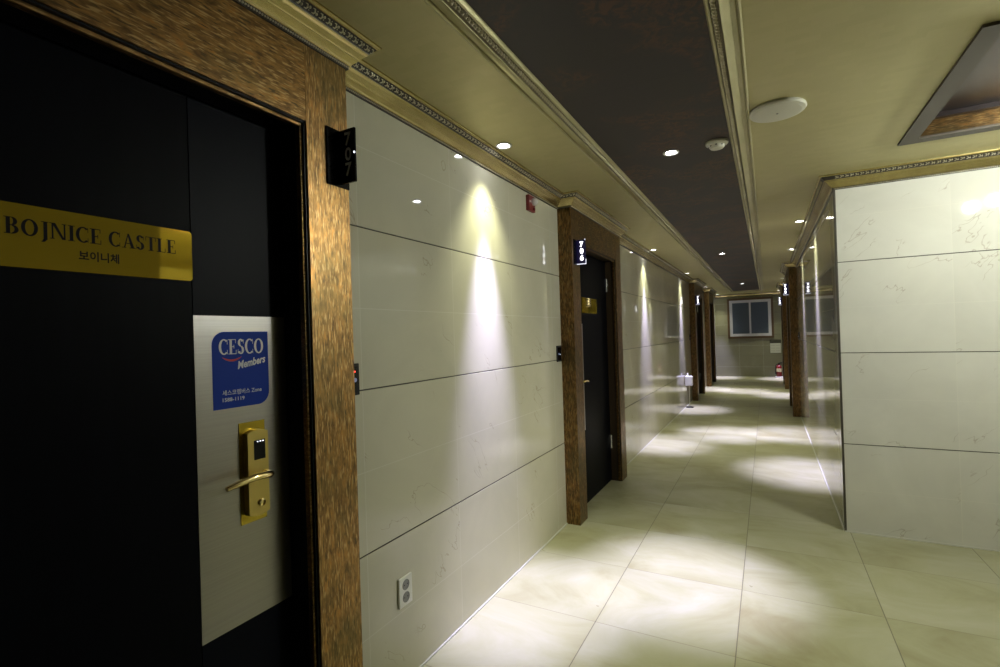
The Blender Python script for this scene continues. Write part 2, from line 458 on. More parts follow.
BX0, BX1, BY0, BY1 = -.845, -.040, -1.9, 14.45        # outer edge of the dark band's moulding
struct(MB().box(BX0 + .05, BX1 - .05, BY0 + .05, BY1 - .05, ZC - .006, ZC - .0005).build('ceiling_band', M['band']), 'long dark brown damask strip down the middle of the ceiling', 'ceiling')

hr = thing('trim_recess', 'square ceiling recess with grey-brown frame, bronze sides and plum top above the lobby', 'ceiling recess', (HX0, HY0, ZC), kind='structure')
L = (HX0, HY0, ZC)
def at(mb, name, mat, parent, L, **kw):
    """build world-coordinate geometry as a child of an Empty at L"""
    L = Vector(L); mb.v = [tuple(Vector(v) - L) for v in mb.v]
    return mb.build(name, mat, parent, **kw)
fw, ft = .072, .012
mb = MB()
ring_o = [(HX0 - fw, HY0 - fw), (HX1 + fw, HY0 - fw), (HX1 + fw, HY1 + fw), (HX0 - fw, HY1 + fw)]
ring_i = [(HX0, HY0), (HX1, HY0), (HX1, HY1), (HX0, HY1)]
mb.rings([[(x, y, ZC + .002) for x, y in ring_o], [(x, y, ZC - ft) for x, y in ring_o], [(x, y, ZC - ft) for x, y in ring_i], [(x, y, ZC + .002) for x, y in ring_i]], cap=False)
at(mb, 'frame', M['bronze_frame'], hr, L)
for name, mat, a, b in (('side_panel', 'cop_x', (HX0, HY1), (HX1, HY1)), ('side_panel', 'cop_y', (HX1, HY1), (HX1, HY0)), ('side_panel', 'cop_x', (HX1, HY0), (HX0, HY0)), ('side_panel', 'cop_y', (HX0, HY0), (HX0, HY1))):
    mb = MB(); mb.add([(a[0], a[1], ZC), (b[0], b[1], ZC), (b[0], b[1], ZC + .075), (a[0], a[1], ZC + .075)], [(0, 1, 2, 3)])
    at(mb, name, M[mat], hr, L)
mb = MB()
g = .035
mb.rings([[(x, y, ZC + .075) for x, y in ring_i], [(HX0 + g, HY0 + g, ZC + .075), (HX1 - g, HY0 + g, ZC + .075), (HX1 - g, HY1 - g, ZC + .075), (HX0 + g, HY1 - g, ZC + .075)],
          [(HX0 + g, HY0 + g, ZC + .10), (HX1 - g, HY0 + g, ZC + .10), (HX1 - g, HY1 - g, ZC + .10), (HX0 + g, HY1 - g, ZC + .10)]], cap=False)
mb.add([(HX0, HY0, ZC + .10), (HX1, HY0, ZC + .10), (HX1, HY1, ZC + .10), (HX0, HY1, ZC + .10)], [(3, 2, 1, 0)])
at(mb, 'top_panel', M['hatch'], hr, L)

# ------------------------------------------------------------------ cornices
CORN = [(0, 2.262, 1), (.007, 2.262, 1), (.0075, 2.267, 1), (.0085, 2.273, 0), (.013, 2.275, 0), (.016, 2.280, 0), (.021, 2.2845, 0), (.030, 2.2935, 0), (.0325, 2.297, 0), (.0345, 2.2985, 0), (.046, 2.3125, 0),
        (.052, 2.3165, 0), (.0545, 2.3200, 1), (.0560, 2.3235, 1), (.0735, 2.3395, 0), (.0775, 2.3400, 0), (.0805, 2.3440, 0), (.085, 2.3450, 0), (.085, 2.3505, 0)]
def offset_path(path, d):
    """path moved by d to its right-hand side, mitred"""
    out = []
    for i, p in enumerate(path):
        p = Vector(p)
        dirs = []
        if i: dirs.append((p - Vector(path[i - 1])).normalized())
        if i < len(path) - 1: dirs.append((Vector(path[i + 1]) - p).normalized())
        ns = [Vector((q.y, -q.x)) for q in dirs]
        m_ = sum(ns, Vector((0, 0))) / len(ns)
        m_ = m_ / m_.length_squared
        out.append(p + m_ * d)
    return out
def sweep(mb, path, prof):
    rows = [[(q.x, q.y, z) for q in offset_path(path, d)] for d, z, _ in prof]
    for i in range(len(prof) - 1):
        for j in range(len(path) - 1):
            mb.add([rows[i][j], rows[i][j + 1], rows[i + 1][j + 1], rows[i + 1][j]], [(0, 1, 2, 3)], prof[i][2])
def along(path, d, step, lo=-1e9, hi=1e9):
    pts = offset_path(path, d); out = []; k = 0
    for a, b in zip(pts, pts[1:]):
        ln = (b - a).length; n = max(1, int(round(ln / step)))
        dr = (b - a).normalized(); nr = Vector((dr.y, -dr.x))
        for i in range(n):
            p = a + (b - a) * ((i + .5) / n)
            if lo <= p.y <= hi: out.append((p, dr, nr, k))
            k += 1
    return out
def carve(path, lo=-.4, hi=16, near=6.5):
    mb = MB(); zc = 2.3310; dc = .0642
    for p, dr, nr, k in along(path, dc, .0135, lo, hi):
        t3 = Vector((dr.x, dr.y, 0)); n3 = (Vector((nr.x, nr.y, 0)) * .70 - Vector((0, 0, 1)) * .714); s3 = t3.cross(n3)
        c = Vector((p.x, p.y, zc)); sg, rg = (8, 5) if p.y < near else (5, 3)
        if k % 2 == 0:      # crescent: a short arched rib
            pts = [c + t3 * (.0062 * math.cos(a)) + s3 * (.0078 * math.sin(a)) + n3 * .0012 for a in [math.radians(v) for v in (-125, -60, 0, 60, 125)]]
            if p.y < near: mb.tube(pts, [.0012, .0022, .0028, .0022, .0012], 6)
            else: mb.ellipsoid(c, t3 * .005, s3 * .0078, n3 * .004, sg, rg)
        else:
            mb.ellipsoid(c + s3 * (.003 if k % 4 == 1 else -.003), t3 * .0042, s3 * .0048, n3 * .0045, sg, rg)
            if p.y < near: mb.ellipsoid(c - s3 * (.0055 if k % 4 == 1 else -.0055), t3 * .002, s3 * .002, n3 * .003, 5, 4)
    return mb
def pearls(path, lo, hi):
    mb = MB()
    for p, dr, nr, k in along(path, .0088, .0084, lo, hi):
        mb.ellipsoid((p.x, p.y, 2.2675), Vector((.0032, 0, 0)), Vector((0, .0032, 0)), Vector((0, 0, .0032)), 6, 4)
    return mb
def with_bumps(y0, y1, x, side, doors):
    pts = [(x, y0)]
    for d in sorted(doors): pts += [(x, d), (x + side * FD, d), (x + side * FD, d + DW), (x, d + DW)]
    return pts + [(x, y1)]
paths = {'trim_left': with_bumps(YB, YE, XL, 1, LEFT_DOORS), 'trim_end': [(XL, YE - 0), (XR, YE)],
         'trim_right': list(reversed(with_bumps(YF, YE, XR, -1, RIGHT_DOORS))), 'trim_front': [(XR, YF), (XB, YF)], 'trim_side': [(XB, YF), (XB, NY)]}
full = paths['trim_left'] + [(XR, YE)] + paths['trim_right'][1:] + [(XB, YF), (XB, NY)]
labels = {'trim_side': 'gold cornice along the far wall of the lobby', 'trim_left': 'carved gold cornice along the beige wall, stepping out over the door frames', 'trim_end': 'gold cornice across the end wall above the window',
          'trim_right': 'carved gold cornice running from the tiled corner into the corridor', 'trim_front': 'carved gold cornice along the top of the pale veined wall'}
def clip_sweep(name):
    """mitre each wall's cornice against its neighbours by sweeping it as part of the full run"""
    pts = paths[name]
    i0 = next(i for i in range(len(full)) if all((Vector(full[i + k]) - Vector(pts[k])).length < 1e-6 for k in range(len(pts))))
    mb = MB(); offs = [offset_path(full, d) for d, z, _ in CORN]
    for i in range(len(CORN) - 1):
        for j in range(i0, i0 + len(pts) - 1):
            q = [(offs[i][j], CORN[i][1]), (offs[i][j + 1], CORN[i][1]), (offs[i + 1][j + 1], CORN[i + 1][1]), (offs[i + 1][j], CORN[i + 1][1])]
            mb.add([(p.x, p.y, z) for p, z in q], [(0, 1, 2, 3)], CORN[i][2])
    return mb
for name in paths:
    o = struct(clip_sweep(name).build(name, [M['gold'], M['groove']]), labels[name], 'cornice')
    hi = YE if name != 'trim_front' else 1e9
    carve(paths[name], -.6, 1e9).build('carved_border', M['bead'], o, smooth=True)
    if name in ('trim_left', 'trim_right', 'trim_front'):
        pearls(paths[name], -.4, 5.2).build('bead_molding', M['bead'], o)

# picture-frame moulding round the dark ceiling band
BAND = [(0, ZC + .001, 0), (0, ZC - .012, 0), (.005, ZC - .015, 0), (.011, ZC - .012, 0), (.013, ZC - .006, 0), (.016, ZC - .008, 0), (.030, ZC - .012, 0), (.048, ZC - .022, 0), (.056, ZC - .027, 0), (.058, ZC - .024, 1),
        (.063, ZC - .0205, 1), (.084, ZC - .0185, 0), (.086, ZC - .021, 0), (.093, ZC - .020, 0), (.098, ZC - .012, 0), (.099, ZC - .004, 0)]
loop = [(BX0, BY0), (BX0, BY1), (BX1, BY1), (BX1, BY0), (BX0, BY0)]
def closed_offset(loop, d):
    cx, cy = (BX0 + BX1) / 2, (BY0 + BY1) / 2
    return [Vector((x + (d if x < cx else -d), y + (d if y < cy else -d))) for x, y in loop]
mb = MB()
for i in range(len(BAND) - 1):
    A, B = closed_offset(loop, BAND[i][0]), closed_offset(loop, BAND[i + 1][0])
    for j in range(4):
        mb.add([(A[j].x, A[j].y, BAND[i][1]), (A[j + 1].x, A[j + 1].y, BAND[i][1]), (B[j + 1].x, B[j + 1].y, BAND[i + 1][1]), (B[j].x, B[j].y, BAND[i + 1][1])], [(0, 1, 2, 3)], BAND[i][2])
o = struct(mb.build('trim_ceiling', [M['gold_dull'], M['carve_ground']]), 'pale gold carved moulding framing the dark ceiling strip', 'moulding')
mb = MB(); C_ = closed_offset(loop, .0735)
for a, b in zip(C_, C_[1:]):
    ln = (b - a).length; n = int(ln / .019); dr = (b - a).normalized(); nr = Vector((dr.y, -dr.x))
    for i in range(n):
        p = a + (b - a) * ((i + .5) / n)
        if p.y < .6: continue
        t3 = Vector((dr.x, dr.y, 0)); s3 = Vector((nr.x, nr.y, 0)); far = p.y > 6
        mb.ellipsoid((p.x, p.y, ZC - .0205), t3 * .0062, s3 * .0070, Vector((0, 0, .0065)), 5 if far else 8, 3 if far else 5)
        if not far:
            for sg in (-1, 1): mb.ellipsoid((p.x + t3.x * .0092 + s3.x * sg * .0055, p.y + t3.y * .0092 + s3.y * sg * .0055, ZC - .0205), t3 * .0026, s3 * .0036, Vector((0, 0, .0040)), 6, 4)
mb.build('carved_border', M['bead'], o, smooth=True)

# white sealant lines at the foot of the walls
mb = MB()
for a, b in gaps(YB, YE, LEFT_DOORS): mb.box(XL, XL + .007, a, b, 0, .007)
struct(mb.build('baseboard_left', M['white_joint']), 'thin white sealant line at the foot of the long beige wall', 'baseboard')
mb = MB()
for a, b in gaps(YF, YE, RIGHT_DOORS): mb.box(XR - .007, XR, a, b, 0, .007)
struct(mb.build('baseboard_right', M['white_joint']), 'thin white sealant line at the foot of the shiny corridor wall', 'baseboard')
struct(MB().box(XR, XB, YF - .007, YF, 0, .007).build('baseboard_front', M['white_joint']), 'thin white sealant line under the pale veined wall', 'baseboard')
struct(MB().box(XL, XR, YE - .007, YE, 0, .009).build('baseboard_end', M['white_joint']), 'thin white sealant line under the end wall', 'baseboard')
mb = MB().box(XR - .003, XR + .010, YF - .003, YF + .010, 0, 2.262)
struct(mb.build('trim_corner', M['gapblack'], bevel=.001), 'slim dark metal strip up the tiled corner', 'corner strip')

# ------------------------------------------------------------------ doors
LZ = 1.0
def make_door(name, lock_high, near, label, fine=True):
    """local: x = out of the wall, y along it from 0 to DW. lock_high: the lock stands at the high-y side"""
    r = thing(name, label, 'door', (0, 0, 0), kind='structure')
    fl = (lambda y: y) if lock_high else (lambda y: DW - y)
    for a, b in ((0, .160), (1.167 if True else 0, DW)):
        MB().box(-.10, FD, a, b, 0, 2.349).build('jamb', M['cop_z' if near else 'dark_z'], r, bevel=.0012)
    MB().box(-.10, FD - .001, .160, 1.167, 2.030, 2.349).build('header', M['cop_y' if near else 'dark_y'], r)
    # reveal lining, shadow painted black on the nearest door, and the thin bead round the opening
    mb = MB()
    mb.box(-.08, FD - .006, .160, .166, 0, 2.030); mb.box(-.08, FD - .006, 1.161, 1.167, 0, 2.030); mb.box(-.08, FD - .006, .160, 1.167, 2.024, 2.030)
    mb.build('reveal', M['inner'] if not near else M['black'], r)
    mb = MB()
    mb.box(FD - .034, FD - .014, .166, .174, 0, 2.024); mb.box(FD - .034, FD - .014, 1.153, 1.161, 0, 2.024); mb.box(FD - .034, FD - .014, .166, 1.161, 2.014, 2.024)
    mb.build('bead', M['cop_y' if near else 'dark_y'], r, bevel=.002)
    y0, y1 = .174, 1.153
    s = .872                        # seam between wide panel and lock strip
    mb = MB(); mb.box(-.045, .004, fl(y0), fl(s - .0015), .006, 2.014)
    leaf = mb.build('door_leaf', M['door'], r)
    MB().box(-.045, .0036, fl(s + .0015), fl(y1), .006, 2.014).build('lock_strip', M['door_mid'], r)
    MB().box(.0036, .0052, fl(.8725), fl(y1 - .006), .590, 1.441).build('steel_plate', M['steel'], r)
    # lock
    lk = MB(); q = lambda y: fl(y + .115)
    pts = lambda a, b, z0, z1, ar: [(a, z0), (b, z0)] if not ar else None
    def arched(a, b, z0, z1, rise, n=8):
        P = []
        for i in range(n + 1): P.append((a + (b - a) * i / n, z0 - rise * math.sin(PI * i / n)))
        for i in range(n + 1): P.append((b - (b - a) * i / n, z1 + rise * math.sin(PI * i / n)))
        return P
    sgn = 1 if lock_high else -1
    def plate(P, x, d):
        mb = MB(); PP = [(q(y), z) for y, z in P]
        if not lock_high: PP = PP[::-1]
        mb.poly(PP, (x, 0, 0), (0, 1, 0), (0, 0, 1), d); return mb
    lock = plate([(.872, .858), (.953, .858), (.953, 1.142), (.872, 1.142)], .0052, .0018).build('lock', M['brass'], r, bevel=.0008)
    plate(arched(.884, .948, .884, 1.112, .008), .007, .020).build('lock_body', M['brass_satin'], lock, bevel=.003, smooth=True)
    plate([(.903, 1.035), (.938, 1.035), (.938, 1.090), (.903, 1.090)], .027, .001).build('card_reader', M['black_gloss'], lock)
    mb = MB()
    for k in range(3):
        a = .912 + k * .0085; mb.box(.028, .0285, q(a), q(a + .0035), 1.0845, 1.087)
    mb.build('indicator', M['led'], lock)
    mb = MB(); mb.lathe([(.0105, 0), (.0105, .004), (.0075, .005), (.0075, .002)], (.027, q(.922), .912), 'x', 20)
    mb.build('key_cylinder', M['brass_bright'], lock, smooth=True)
    mb = MB(); mb.lathe([(.011, 0), (.011, .012), (.009, .016)], (.026, q(.934), .992), 'x', 18)
    mb.tube([(.04, q(.934), .992), (.052, q(.936), .992), (.058, q(.928), .993), (.060, q(.905), .996), (.060, q(.87), .996), (.060, q(.835), .992), (.058, q(.800), .986)], [.010, .010, .0105, .0105, .010, .009, .007], 12)
    mb.build('lever', M['brass_bright'], lock, smooth=True)
    if not near:
        for z in (1.80, .36):
            hb = MB(); hy = fl(.186); hb.box(.004, .016, fl(.176), fl(.200), z - .055, z + .055); hb.lathe([(.007, z - .06), (.007, z + .06)], (.016, hy, 0), 'z', 12)
            hb.build('hinge', M['chrome'], r)
    return r
d1 = make_door('door_1', True, True, 'nearest door, black with a steel lock plate in a wide bronze frame')
d1.location = (XL, LEFT_DOORS[0], 0)
d2 = make_door('door_2', False, False, 'dark door in a bronze frame, past the first stretch of beige wall')
d2.location = (XL, LEFT_DOORS[1], 0)
dup(d2, (XL, LEFT_DOORS[2], 0), 0, 'dark door frame beyond the white box on a post', name='door_3')
dup(d2, (XL, LEFT_DOORS[3], 0), 0, 'last dark door on the long beige wall, nearest the end window', name='door_4')
d5 = make_door('door_5', True, False, 'first bronze door frame past the shiny tiled corner')
d5.location = (XR, RIGHT_DOORS[0] + DW, 0); d5.rotation_euler.z = PI
dup(d5, (XR, RIGHT_DOORS[1] + DW, 0), PI, 'farthest bronze door frame, beside the fire extinguisher', name='door_6')

# ------------------------------------------------------------------ name plates and the sticker on the doors
UY, UZ = (0, 1, 0), (0, 0, 1)
def rounded(x0, y0, x1, y1, r, which=(1, 1, 1, 1), n=6):
    """corners: bottom-left, bottom-right, top-right, top-left"""
    P = []
    for k, (cx, cy, a) in enumerate(((x0 + r, y0 + r, 180), (x1 - r, y0 + r, 270), (x1 - r, y1 - r, 0), (x0 + r, y1 - r, 90))):
        if which[k]:
            for i in range(n + 1):
                w = math.radians(a + 90 * i / n); P.append((cx + r * math.cos(w), cy + r * math.sin(w)))
        else: P.append(((x0, y0), (x1, y0), (x1, y1), (x0, y1))[k])
    return P
xp = XL + .004
np_ = thing('name_plate', 'shiny gold name plate with dark serif lettering on the nearest black door', 'name plate', (xp, .56, 1.59))
at(MB().poly(rounded(.362, 1.529, .758, 1.656, .008), (xp, 0, 0), UY, UZ, .003), 'plate', M['brass'], np_, (xp, .56, 1.59), bevel=.0006)
mb = MB()
lay(mb, fit(serif_polys('BOJNICE CASTLE'), .398, 1.585, .319, .043), (xp + .003, 0, 0), UY, UZ)
at(mb, 'lettering', M['print_dark'], np_, (xp, .56, 1.59)); mb = MB()
lay(mb, fit(text_polys('\ubcf4\uc774\ub2c8\uccb4', .02, .0005), .517, 1.5545, .076, .022), (xp + .003, 0, 0), UY, UZ)
at(mb, 'lettering', M['print_dark'], np_, (xp, .56, 1.59))
y6 = LEFT_DOORS[1] + DW
def blank_plate(x, ya, yb, n, label):
    o = MB(); o.box(0, .003 * n, ya, yb, 1.529, 1.656)
    o = o.build('name_plate', M['brass'], None, bevel=.0006); o.location.x = x
    return tag(o, label, 'name plate')
blank_plate(xp, y6 - .115 - .758, y6 - .115 - .362, 1, 'gold name plate on the second dark door, partly hidden by its frame')

st = thing('sticker', 'blue sticker with white lettering on the steel plate above the brass lock', 'sticker', (XL + .0052, .888, 1.293))
Ls = (XL + .0052, .888, 1.293)
at(MB().poly(rounded(.803, 1.188, .972, 1.398, .036, (0, 1, 0, 1), 8), (XL + .0052, 0, 0), UY, UZ, .0006), 'vinyl', M['blue'], st, Ls)
mb = MB(); ox = XL + .0058
lay(mb, fit(serif_polys('CESCO', .02), .822, 1.335, .134, .043), (ox, 0, 0), UY, UZ)
at(mb, 'lettering', M['sticker_white'], st, Ls); mb = MB()
lay(mb, fit(text_polys('Members', .02, .0006, .38), .873, 1.302, .090, .022), (ox, 0, 0), UY, UZ, rot=math.radians(10))
at(mb, 'lettering', M['sticker_white'], st, Ls); mb = MB()
lay(mb, fit(text_polys('\uc138\uc2a4\ucf54\uba64\ubc84\uc2a4 Zone', .02, .0002), .829, 1.224, .118, .0145), (ox, 0, 0), UY, UZ)
at(mb, 'lettering', M['sticker_white'], st, Ls); mb = MB()
lay(mb, fit(text_polys('1588-1119', .02, .0003), .829, 1.207, .064, .0105), (ox, 0, 0), UY, UZ)
at(mb, 'lettering', M['sticker_white'], st, Ls)
mb = MB(); up_, lo_ = [], []
for i in range(13):
    a = i / 12; up_.append((.830 + .058 * a, 1.3285 - .007 * math.sin(PI * a))); lo_.append((.830 + .058 * a, 1.3285 - .0125 * math.sin(PI * a) ** .8))
mb.poly(lo_ + up_[::-1], (ox, 0, 0), UY, UZ, .0006)
at(mb, 'swoosh', M['sticker_red'], st, Ls)

# ------------------------------------------------------------------ room number signs: a base plate on the jamb and a blade standing out of it
def make_sign(num, loc, rz, lit, label, flip=1):
    """local: x out of the wall; the digits face local -y when flip is 1, +y when -1"""
    r = thing('room_number_sign', label, 'sign', loc, rz, 'room number signs on the door frames')
    MB().box(0, .006, -.055, .037, -.009, .174).build('base_plate', M['black_gloss'], r, bevel=.001)
    b = MB().box(.006, .072, -.004, .004, 0, .172).build('blade', M['navy' if lit else 'black_gloss'], r, bevel=.0008)
    w = .034; h = .040
    mb = MB()
    for k, ch in enumerate(num):
        PF = fit(text_polys(ch, .05, .003 if lit else .0012), 0, 0, .027, .041 if lit else .043)
        PF = ([(p[0] - .0135, p[1]) for p in PF[0]], PF[1])
        z = .118 - k * .0485
        if flip == 1: lay(mb, PF, (.045, -.004, z), (1, 0, 0), (0, 0, 1), .0008)
        else: lay(mb, PF, (.045, .004, z), (-1, 0, 0), (0, 0, 1), .0008)
    mb.build('digits', M['digit' if lit else 'print_grey'], b)
    mb = MB()
    if lit:
        mb.box(.006, .074, -.0045, .0045, -.006, 0); mb.box(.072, .0745, -.0045, .0045, -.006, .03)
        mb.build('glowing_edge', M['edge'], b)
    MB().ellipsoid((.0715, -.005 * flip, .172 if lit else .092), Vector((.0028, 0, 0)), Vector((0, .0028, 0)), Vector((0, 0, .0035))).build('indicator', M['led'], b)
    return r
xs = XL + FD
make_sign('707', (xs, 1.180, 1.868), 0, False, 'unlit black sign reading 707 on the nearest bronze door frame')
make_sign('706', (xs, 3.450, 1.868), 0, True, 'glowing sign with white digits 706 on the second door frame')
make_sign('705', (xs, 10.30, 1.856), 0, True, 'small glowing number sign on the third door frame along the beige wall')
make_sign('702', (XR - FD, 8.83, 1.862), PI, True, 'glowing number sign on the first frame past the shiny tiled corner', -1)
make_sign('703', (XR - FD, 12.68, 1.862), PI, True, 'farthest glowing number sign, on the frame nearest the end window', -1)

# ------------------------------------------------------------------ wall fittings
def card_switch(y0, y1, z0, label, lit, x=XL, side=1, group='black switch panels beside the doors'):
    r = thing('wall_switch', label, 'switch', (x, (y0 + y1) / 2, z0), group=group)
    w = (y1 - y0) / 2
    MB().box(0, side * .007, -w, w, 0, .114).build('housing', M['black'], r, bevel=.003)
    MB().box(side * .007, side * .0080, -w + .012, w - .012, .012, .102).build('face', M['black_gloss'], r, bevel=.001)
    MB().ellipsoid((side * .008, .022 if lit else .012, .085 if lit else .052), Vector((.0015, 0, 0)), Vector((0, .003, 0)), Vector((0, 0, .0025))).build('indicator', M['red_led'] if lit else M['led'], r)
    MB().lathe([(.008, 0), (.008, .0015), (.006, .0018)], (side * .007, .022 if lit else -.012, .055), 'x', 16).build('button', M['blue_led'], r)
    return r
card_switch(1.252, 1.342, 1.167, 'black switch panel with a red light, half hidden by the nearest door frame', True)
card_switch(3.262, 3.350, 1.168, 'black switch panel on the beige wall beside the second door frame', False)
card_switch(10.09, 10.18, 1.17, 'tiny black switch panel beside the third door frame on the beige wall', False)
card_switch(8.60, 8.69, 1.17, 'black switch panel on the shiny wall beside the first frame past the corner', False, XR, -1)

r = thing('wall_outlet', 'white double power outlet low on the beige wall near the first door', 'outlet', (XL, 1.560, .302))
MB().box(0, .010, -.040, .040, 0, .116).build('cover_plate', M['white'], r, bevel=.003)
for z in (.083, .034):
    so = MB().lathe([(.0205, .0095), (.0205, .0115), (.0175, .0115), (.0165, .0102)], (0, 0, z), 'x', 28).build('socket', M['grey'], r, smooth=True)
    mb = MB()
    for s in (-1, 1): mb.lathe([(.0028, .0102), (.0028, .0106)], (0, s * .0095, z), 'x', 10)
    mb.build('pin_holes', M['dark'], so)

r = thing('fire_alarm', 'red fire alarm strobe with a clear dome high on the beige wall', 'fire alarm', (XL, 2.885, 2.146))
MB().box(0, .022, -.052, .046, 0, .098).build('housing', M['red'], r, bevel=.004)
MB().lathe([(.024, .022), (.024, .030), (.021, .042), (.013, .052), (.004, .056)], (0, .012, .062), 'x', 22).build('dome', M['dome'], r, smooth=True)
MB().lathe([(.010, .022), (.010, .030), (.006, .031)], (0, .02, .018), 'x', 16).build('sounder', M['red'], r, smooth=True)
mb = MB()
lay(mb, fit(text_polys('\ud654\uc7ac', .02, .0003), -.044, .052, .026, .013), (.0224, 0, 0), UY, UZ)
mb.build('lettering', M['white'], r)

r = thing('stand_box', 'small white box on a slim white post at the foot of the beige wall', 'box', (XL + .07, 9.30, 0))
MB().lathe([(.065, 0), (.065, .008), (.058, .016), (.02, .020)], (0, 0, 0), 'z', 28).build('base', M['black'], r, smooth=True)
MB().lathe([(.005, .016), (.005, .395)], (0, 0, 0), 'z', 12).build('post', M['white'], r, smooth=True)
MB().box(-.062, .062, -.05, .05, .385, .555).build('box_body', M['white'], r, bevel=.012)
MB().lathe([(.012, .553), (.012, .600), (.008, .606)], (-.02, 0, 0), 'z', 12).build('cap', M['white'], r, smooth=True)

# ------------------------------------------------------------------ ceiling fittings
sx, sy = .070, 2.585
r = thing('ceiling_speaker', 'large round white speaker cover on the gold ceiling', 'speaker', (sx, sy, ZC))
MB().lathe([(.113, 0), (.116, -.008), (.111, -.015), (.099, -.018)], (0, 0, 0), 'z', 56).build('rim', M['white_warm'], r, smooth=True)
MB().lathe([(.100, -.015), (.097, -.0185), (.05, -.0205), (.0, -.021)], (0, 0, 0), 'z', 56).build('cover', M['white_warm'], r, smooth=True)
MB().lathe([(.005, -.0205), (.005, -.0225), (.003, -.023)], (0, 0, 0), 'z', 12).build('screw', M['grey'], r)
r = thing('smoke_detector', 'small white smoke detector on the dark ceiling strip', 'smoke detector', (-.203, 2.845, ZC - .006))
MB().lathe([(.055, 0), (.056, -.009), (.052, -.015), (.038, -.018)], (0, 0, 0), 'z', 40).build('base', M['white_warm'], r, smooth=True)
MB().lathe([(.039, -.016), (.038, -.026), (.031, -.034), (.012, -.037), (.0, -.0375)], (0, 0, 0), 'z', 36).build('sensor', M['white_warm'], r, smooth=True)
mb = MB()
for k in range(8):
    a = 2 * PI * k / 8; c, s_ = math.cos(a), math.sin(a)
    mb.box(c * .037 - .004, c * .037 + .004, s_ * .037 - .004, s_ * .037 + .004, -.026, -.021)
mb.build('vent_slots', M['dark'], r)

CORE, HALO = 300.0, 26.0
def spot(parent, name, e, col, size, blend, z, rad):
    l = D.lights.new(name, 'SPOT'); l.energy = e; l.color = col; l.spot_size = math.radians(size); l.spot_blend = blend; l.shadow_soft_size = rad
    o = D.objects.new(name, l); COL.objects.link(o); o.parent = parent; o.location = (0, 0, z)
    return o
proto = thing('recessed_downlight', '', 'downlight', (0, 0, 0), group='recessed downlights')
MB().lathe([(.028, .002), (.042, .002), (.043, -.004), (.040, -.007), (.031, -.005), (.028, .001)], (0, 0, 0), 'z', 32).build('trim_ring', M['trimring'], proto, smooth=True)
MB().lathe([(.029, .001), (.020, -.001), (.0, -.002)], (0, 0, 0), 'z', 24).build('lens', M['lens'], proto)
spot(proto, 'core_beam', CORE, (.64, .59, 1.0), 35, 1.0, -.010, .022)
spot(proto, 'halo_beam', HALO, (1.0, 1.0, .68), 84, 1.0, -.010, .022)
spots = [((-1.172, 2.29, ZC), 'lit recessed spotlight on the gold ceiling before the red fire alarm'),
         ((-1.180, 6.19, ZC), 'lit recessed spotlight above the wall just past the second door'),
         ((-1.185, 9.10, ZC), 'lit recessed spotlight above the white box on a post'),
         ((-1.190, 12.30, ZC), 'lit recessed spotlight between the third and last dark doors on the beige wall'),
         ((-1.195, 15.30, ZC), 'lit recessed spotlight in the corner where the beige wall meets the end wall'),
         ((.298, 5.43, ZC), 'lit recessed spotlight nearest the tiled corner, over the shiny wall'),
         ((.303, 7.32, ZC), 'second lit recessed spotlight over the shiny wall, before its first frame'),
         ((.303, 11.45, ZC), 'lit recessed spotlight between the two frames on the shiny wall'),
         ((.303, 15.05, ZC), 'lit recessed spotlight near the end wall above the fire extinguisher'),
         ((-.436, 2.865, ZC - .006), 'nearest lit spotlight in the dark ceiling strip, beside the smoke detector'),
         ((-.484, 7.06, ZC - .006), 'middle lit spotlight in the dark ceiling strip'),
         ((-.450, 12.02, ZC - .006), 'farthest lit spotlight in the dark ceiling strip')]
for i, (p, lab) in enumerate(spots):
    if i == 0: proto.location = p; proto['label'] = lab
    else: dup(proto, p, 0, lab)

r = thing('ceiling_lamp', 'ceiling lamp with two white globes, reflected in the pale veined wall', 'ceiling lamp', (1.49, 2.804, ZC + .10))
MB().box(-.10, .10, -.17, .17, -.03, 0).build('canopy', M['brass_satin'], r, bevel=.006)
for s, px_ in ((-1, -.0425), (1, .0425)):
    MB().lathe([(.008, -.15), (.008, -.02)], (px_, s * .093, 0), 'z', 12).build('stem', M['brass_satin'], r)
    MB().ellipsoid((px_, s * .093, -.185), Vector((.038, 0, 0)), Vector((0, .038, 0)), Vector((0, 0, .038)), 20, 12).build('globe', M['bulb'], r, smooth=True)
    MB().lathe([(.010, -.138), (.036, -.142), (.050, -.160), (.048, -.160), (.035, -.145), (.010, -.141)], (px_, s * .093, 0), 'z', 24).build('added_light_shield', M['brass_satin'], r, smooth=True)  # opaque cap added over each globe to keep light off the recess

# ------------------------------------------------------------------ end wall: window, notice, extinguisher
wx0, wx1, wz0, wz1 = -.985, .170, 1.085, 2.215
L = ((wx0 + wx1) / 2, YE, wz0)
w = thing('window_1', 'sliding window with white sashes in a brown frame on the end wall', 'window', L, kind='structure')
def frame_mb(x0, x1, z0, z1, th, y0, y1):
    mb = MB(); mb.box(x0, x1, y0, y1, z0, z0 + th); mb.box(x0, x1, y0, y1, z1 - th, z1)
    mb.box(x0, x0 + th, y0, y1, z0 + th, z1 - th); mb.box(x1 - th, x1, y0, y1, z0 + th, z1 - th); return mb
at(frame_mb(wx0, wx1, wz0, wz1, .055, YE - .040, YE), 'casing', M['wood'], w, L, bevel=.004)
at(frame_mb(wx0 + .055, wx1 - .055, wz0 + .055, wz1 - .055, .030, YE - .030, YE), 'window_frame', M['upvc'], w, L, bevel=.003)
ax, bx, mx = wx0 + .083, wx1 - .083, (wx0 + wx1) / 2
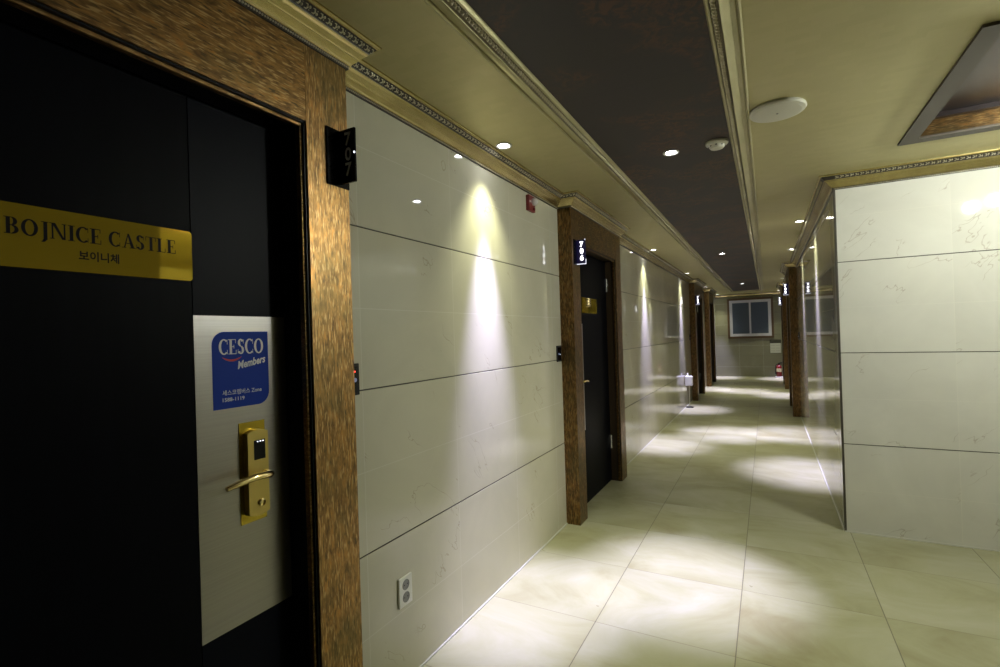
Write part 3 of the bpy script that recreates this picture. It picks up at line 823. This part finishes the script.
for a, b, dy in ((ax, mx + .023, -.016), (mx - .023, bx, -.026)):
    s_ = at(frame_mb(a, b, wz0 + .083, wz1 - .083, .046, YE + dy, YE + dy + .012), 'sash', M['upvc'], w, L, bevel=.002)
    mb = MB().box(a + .044, b - .044, YE + dy + .004, YE + dy + .008, wz0 + .127, wz1 - .127)
    at(mb, 'pane', M['glass'], s_, L)
L = (.19, YE, .66)
r = thing('notice_board', 'small white notice under a dark header beside the window', 'notice', L)
at(MB().box(.055, .330, YE - .012, YE, .935, 1.030), 'header', M['board'], r, L, bevel=.002)
at(MB().box(.066, .318, YE - .010, YE, .665, .930), 'sheet', M['paper'], r, L)
for k in range(3):
    for j in range(2):
        at(MB().box(.085 + j * .115, .180 + j * .115, YE - .0105, YE - .0100, .865 - k * .075, .878 - k * .075), 'printed_line', M['ink'], r, L)

L = (.255, YE - .17, 0)
r = thing('fire_extinguisher', 'red fire extinguisher with a cream label standing under the notice', 'fire extinguisher', L)
MB().box(-.09, .09, -.08, .08, 0, .030).build('stand', M['white'], r, bevel=.004)
MB().lathe([(.066, .016), (.068, .022), (.068, .275), (.062, .302), (.045, .325), (.026, .338), (.026, .352)], (0, 0, 0), 'z', 32).build('cylinder', M['red'], r, smooth=True)
MB().lathe([(.0685, .16), (.0685, .25)], (0, 0, 0), 'z', 32).build('label_band', M['label'], r, smooth=True)
v = MB().lathe([(.018, .350), (.020, .385), (.012, .392)], (0, 0, 0), 'z', 14); v.build('valve', M['black'], r, smooth=True)
hb = MB(); hb.tube([(0, .01, .385), (.03, -.02, .405), (.085, -.03, .418)], .008, 8); hb.tube([(0, .01, .372), (.03, -.02, .378), (.075, -.03, .372)], .007, 8); hb.build('handle', M['black'], r, smooth=True)
MB().tube([(-.015, 0, .37), (-.06, -.01, .36), (-.078, -.02, .32), (-.082, -.03, .25), (-.080, -.03, .15), (-.078, -.03, .10)], [.009] * 5 + [.013], 10).build('hose', M['black'], r, smooth=True)

# ------------------------------------------------------------------ camera, world
cam = D.cameras.new('camera'); co = D.objects.new('camera', cam); COL.objects.link(co)
F_PX, YAW, PIT, ROL = 497.4977, .4925, .0051, -.0311
cam.sensor_fit = 'HORIZONTAL'; cam.sensor_width = 36; cam.lens = F_PX * 36 / 1000; cam.clip_start = .02; cam.clip_end = 60
fw_ = Vector((-math.sin(YAW) * math.cos(PIT), math.cos(YAW) * math.cos(PIT), math.sin(PIT)))
rt = Vector((math.cos(YAW), math.sin(YAW), 0)); up = rt.cross(fw_)
r2 = rt * math.cos(ROL) + up * math.sin(ROL); u2 = -rt * math.sin(ROL) + up * math.cos(ROL)
mw = Matrix((r2, u2, -fw_)).transposed().to_4x4(); mw.translation = (0, 0, EYE)
co.matrix_world = mw
sc = bpy.context.scene; sc.camera = co
wd = D.worlds.new('world'); sc.world = wd; wd.use_nodes = True
wd.node_tree.nodes['Background'].inputs[0].default_value = (.01, .01, .012, 1)
sc.view_settings.view_transform = 'Standard'
sc.view_settings.look = 'None'
sc.view_settings.exposure = 1.17
sc.cycles.use_denoising = True
sc.cycles.max_bounces = 10; sc.cycles.diffuse_bounces = 6; sc.cycles.glossy_bounces = 5
sc.cycles.sample_clamp_indirect = 4.0
sc.cycles.caustics_reflective = False
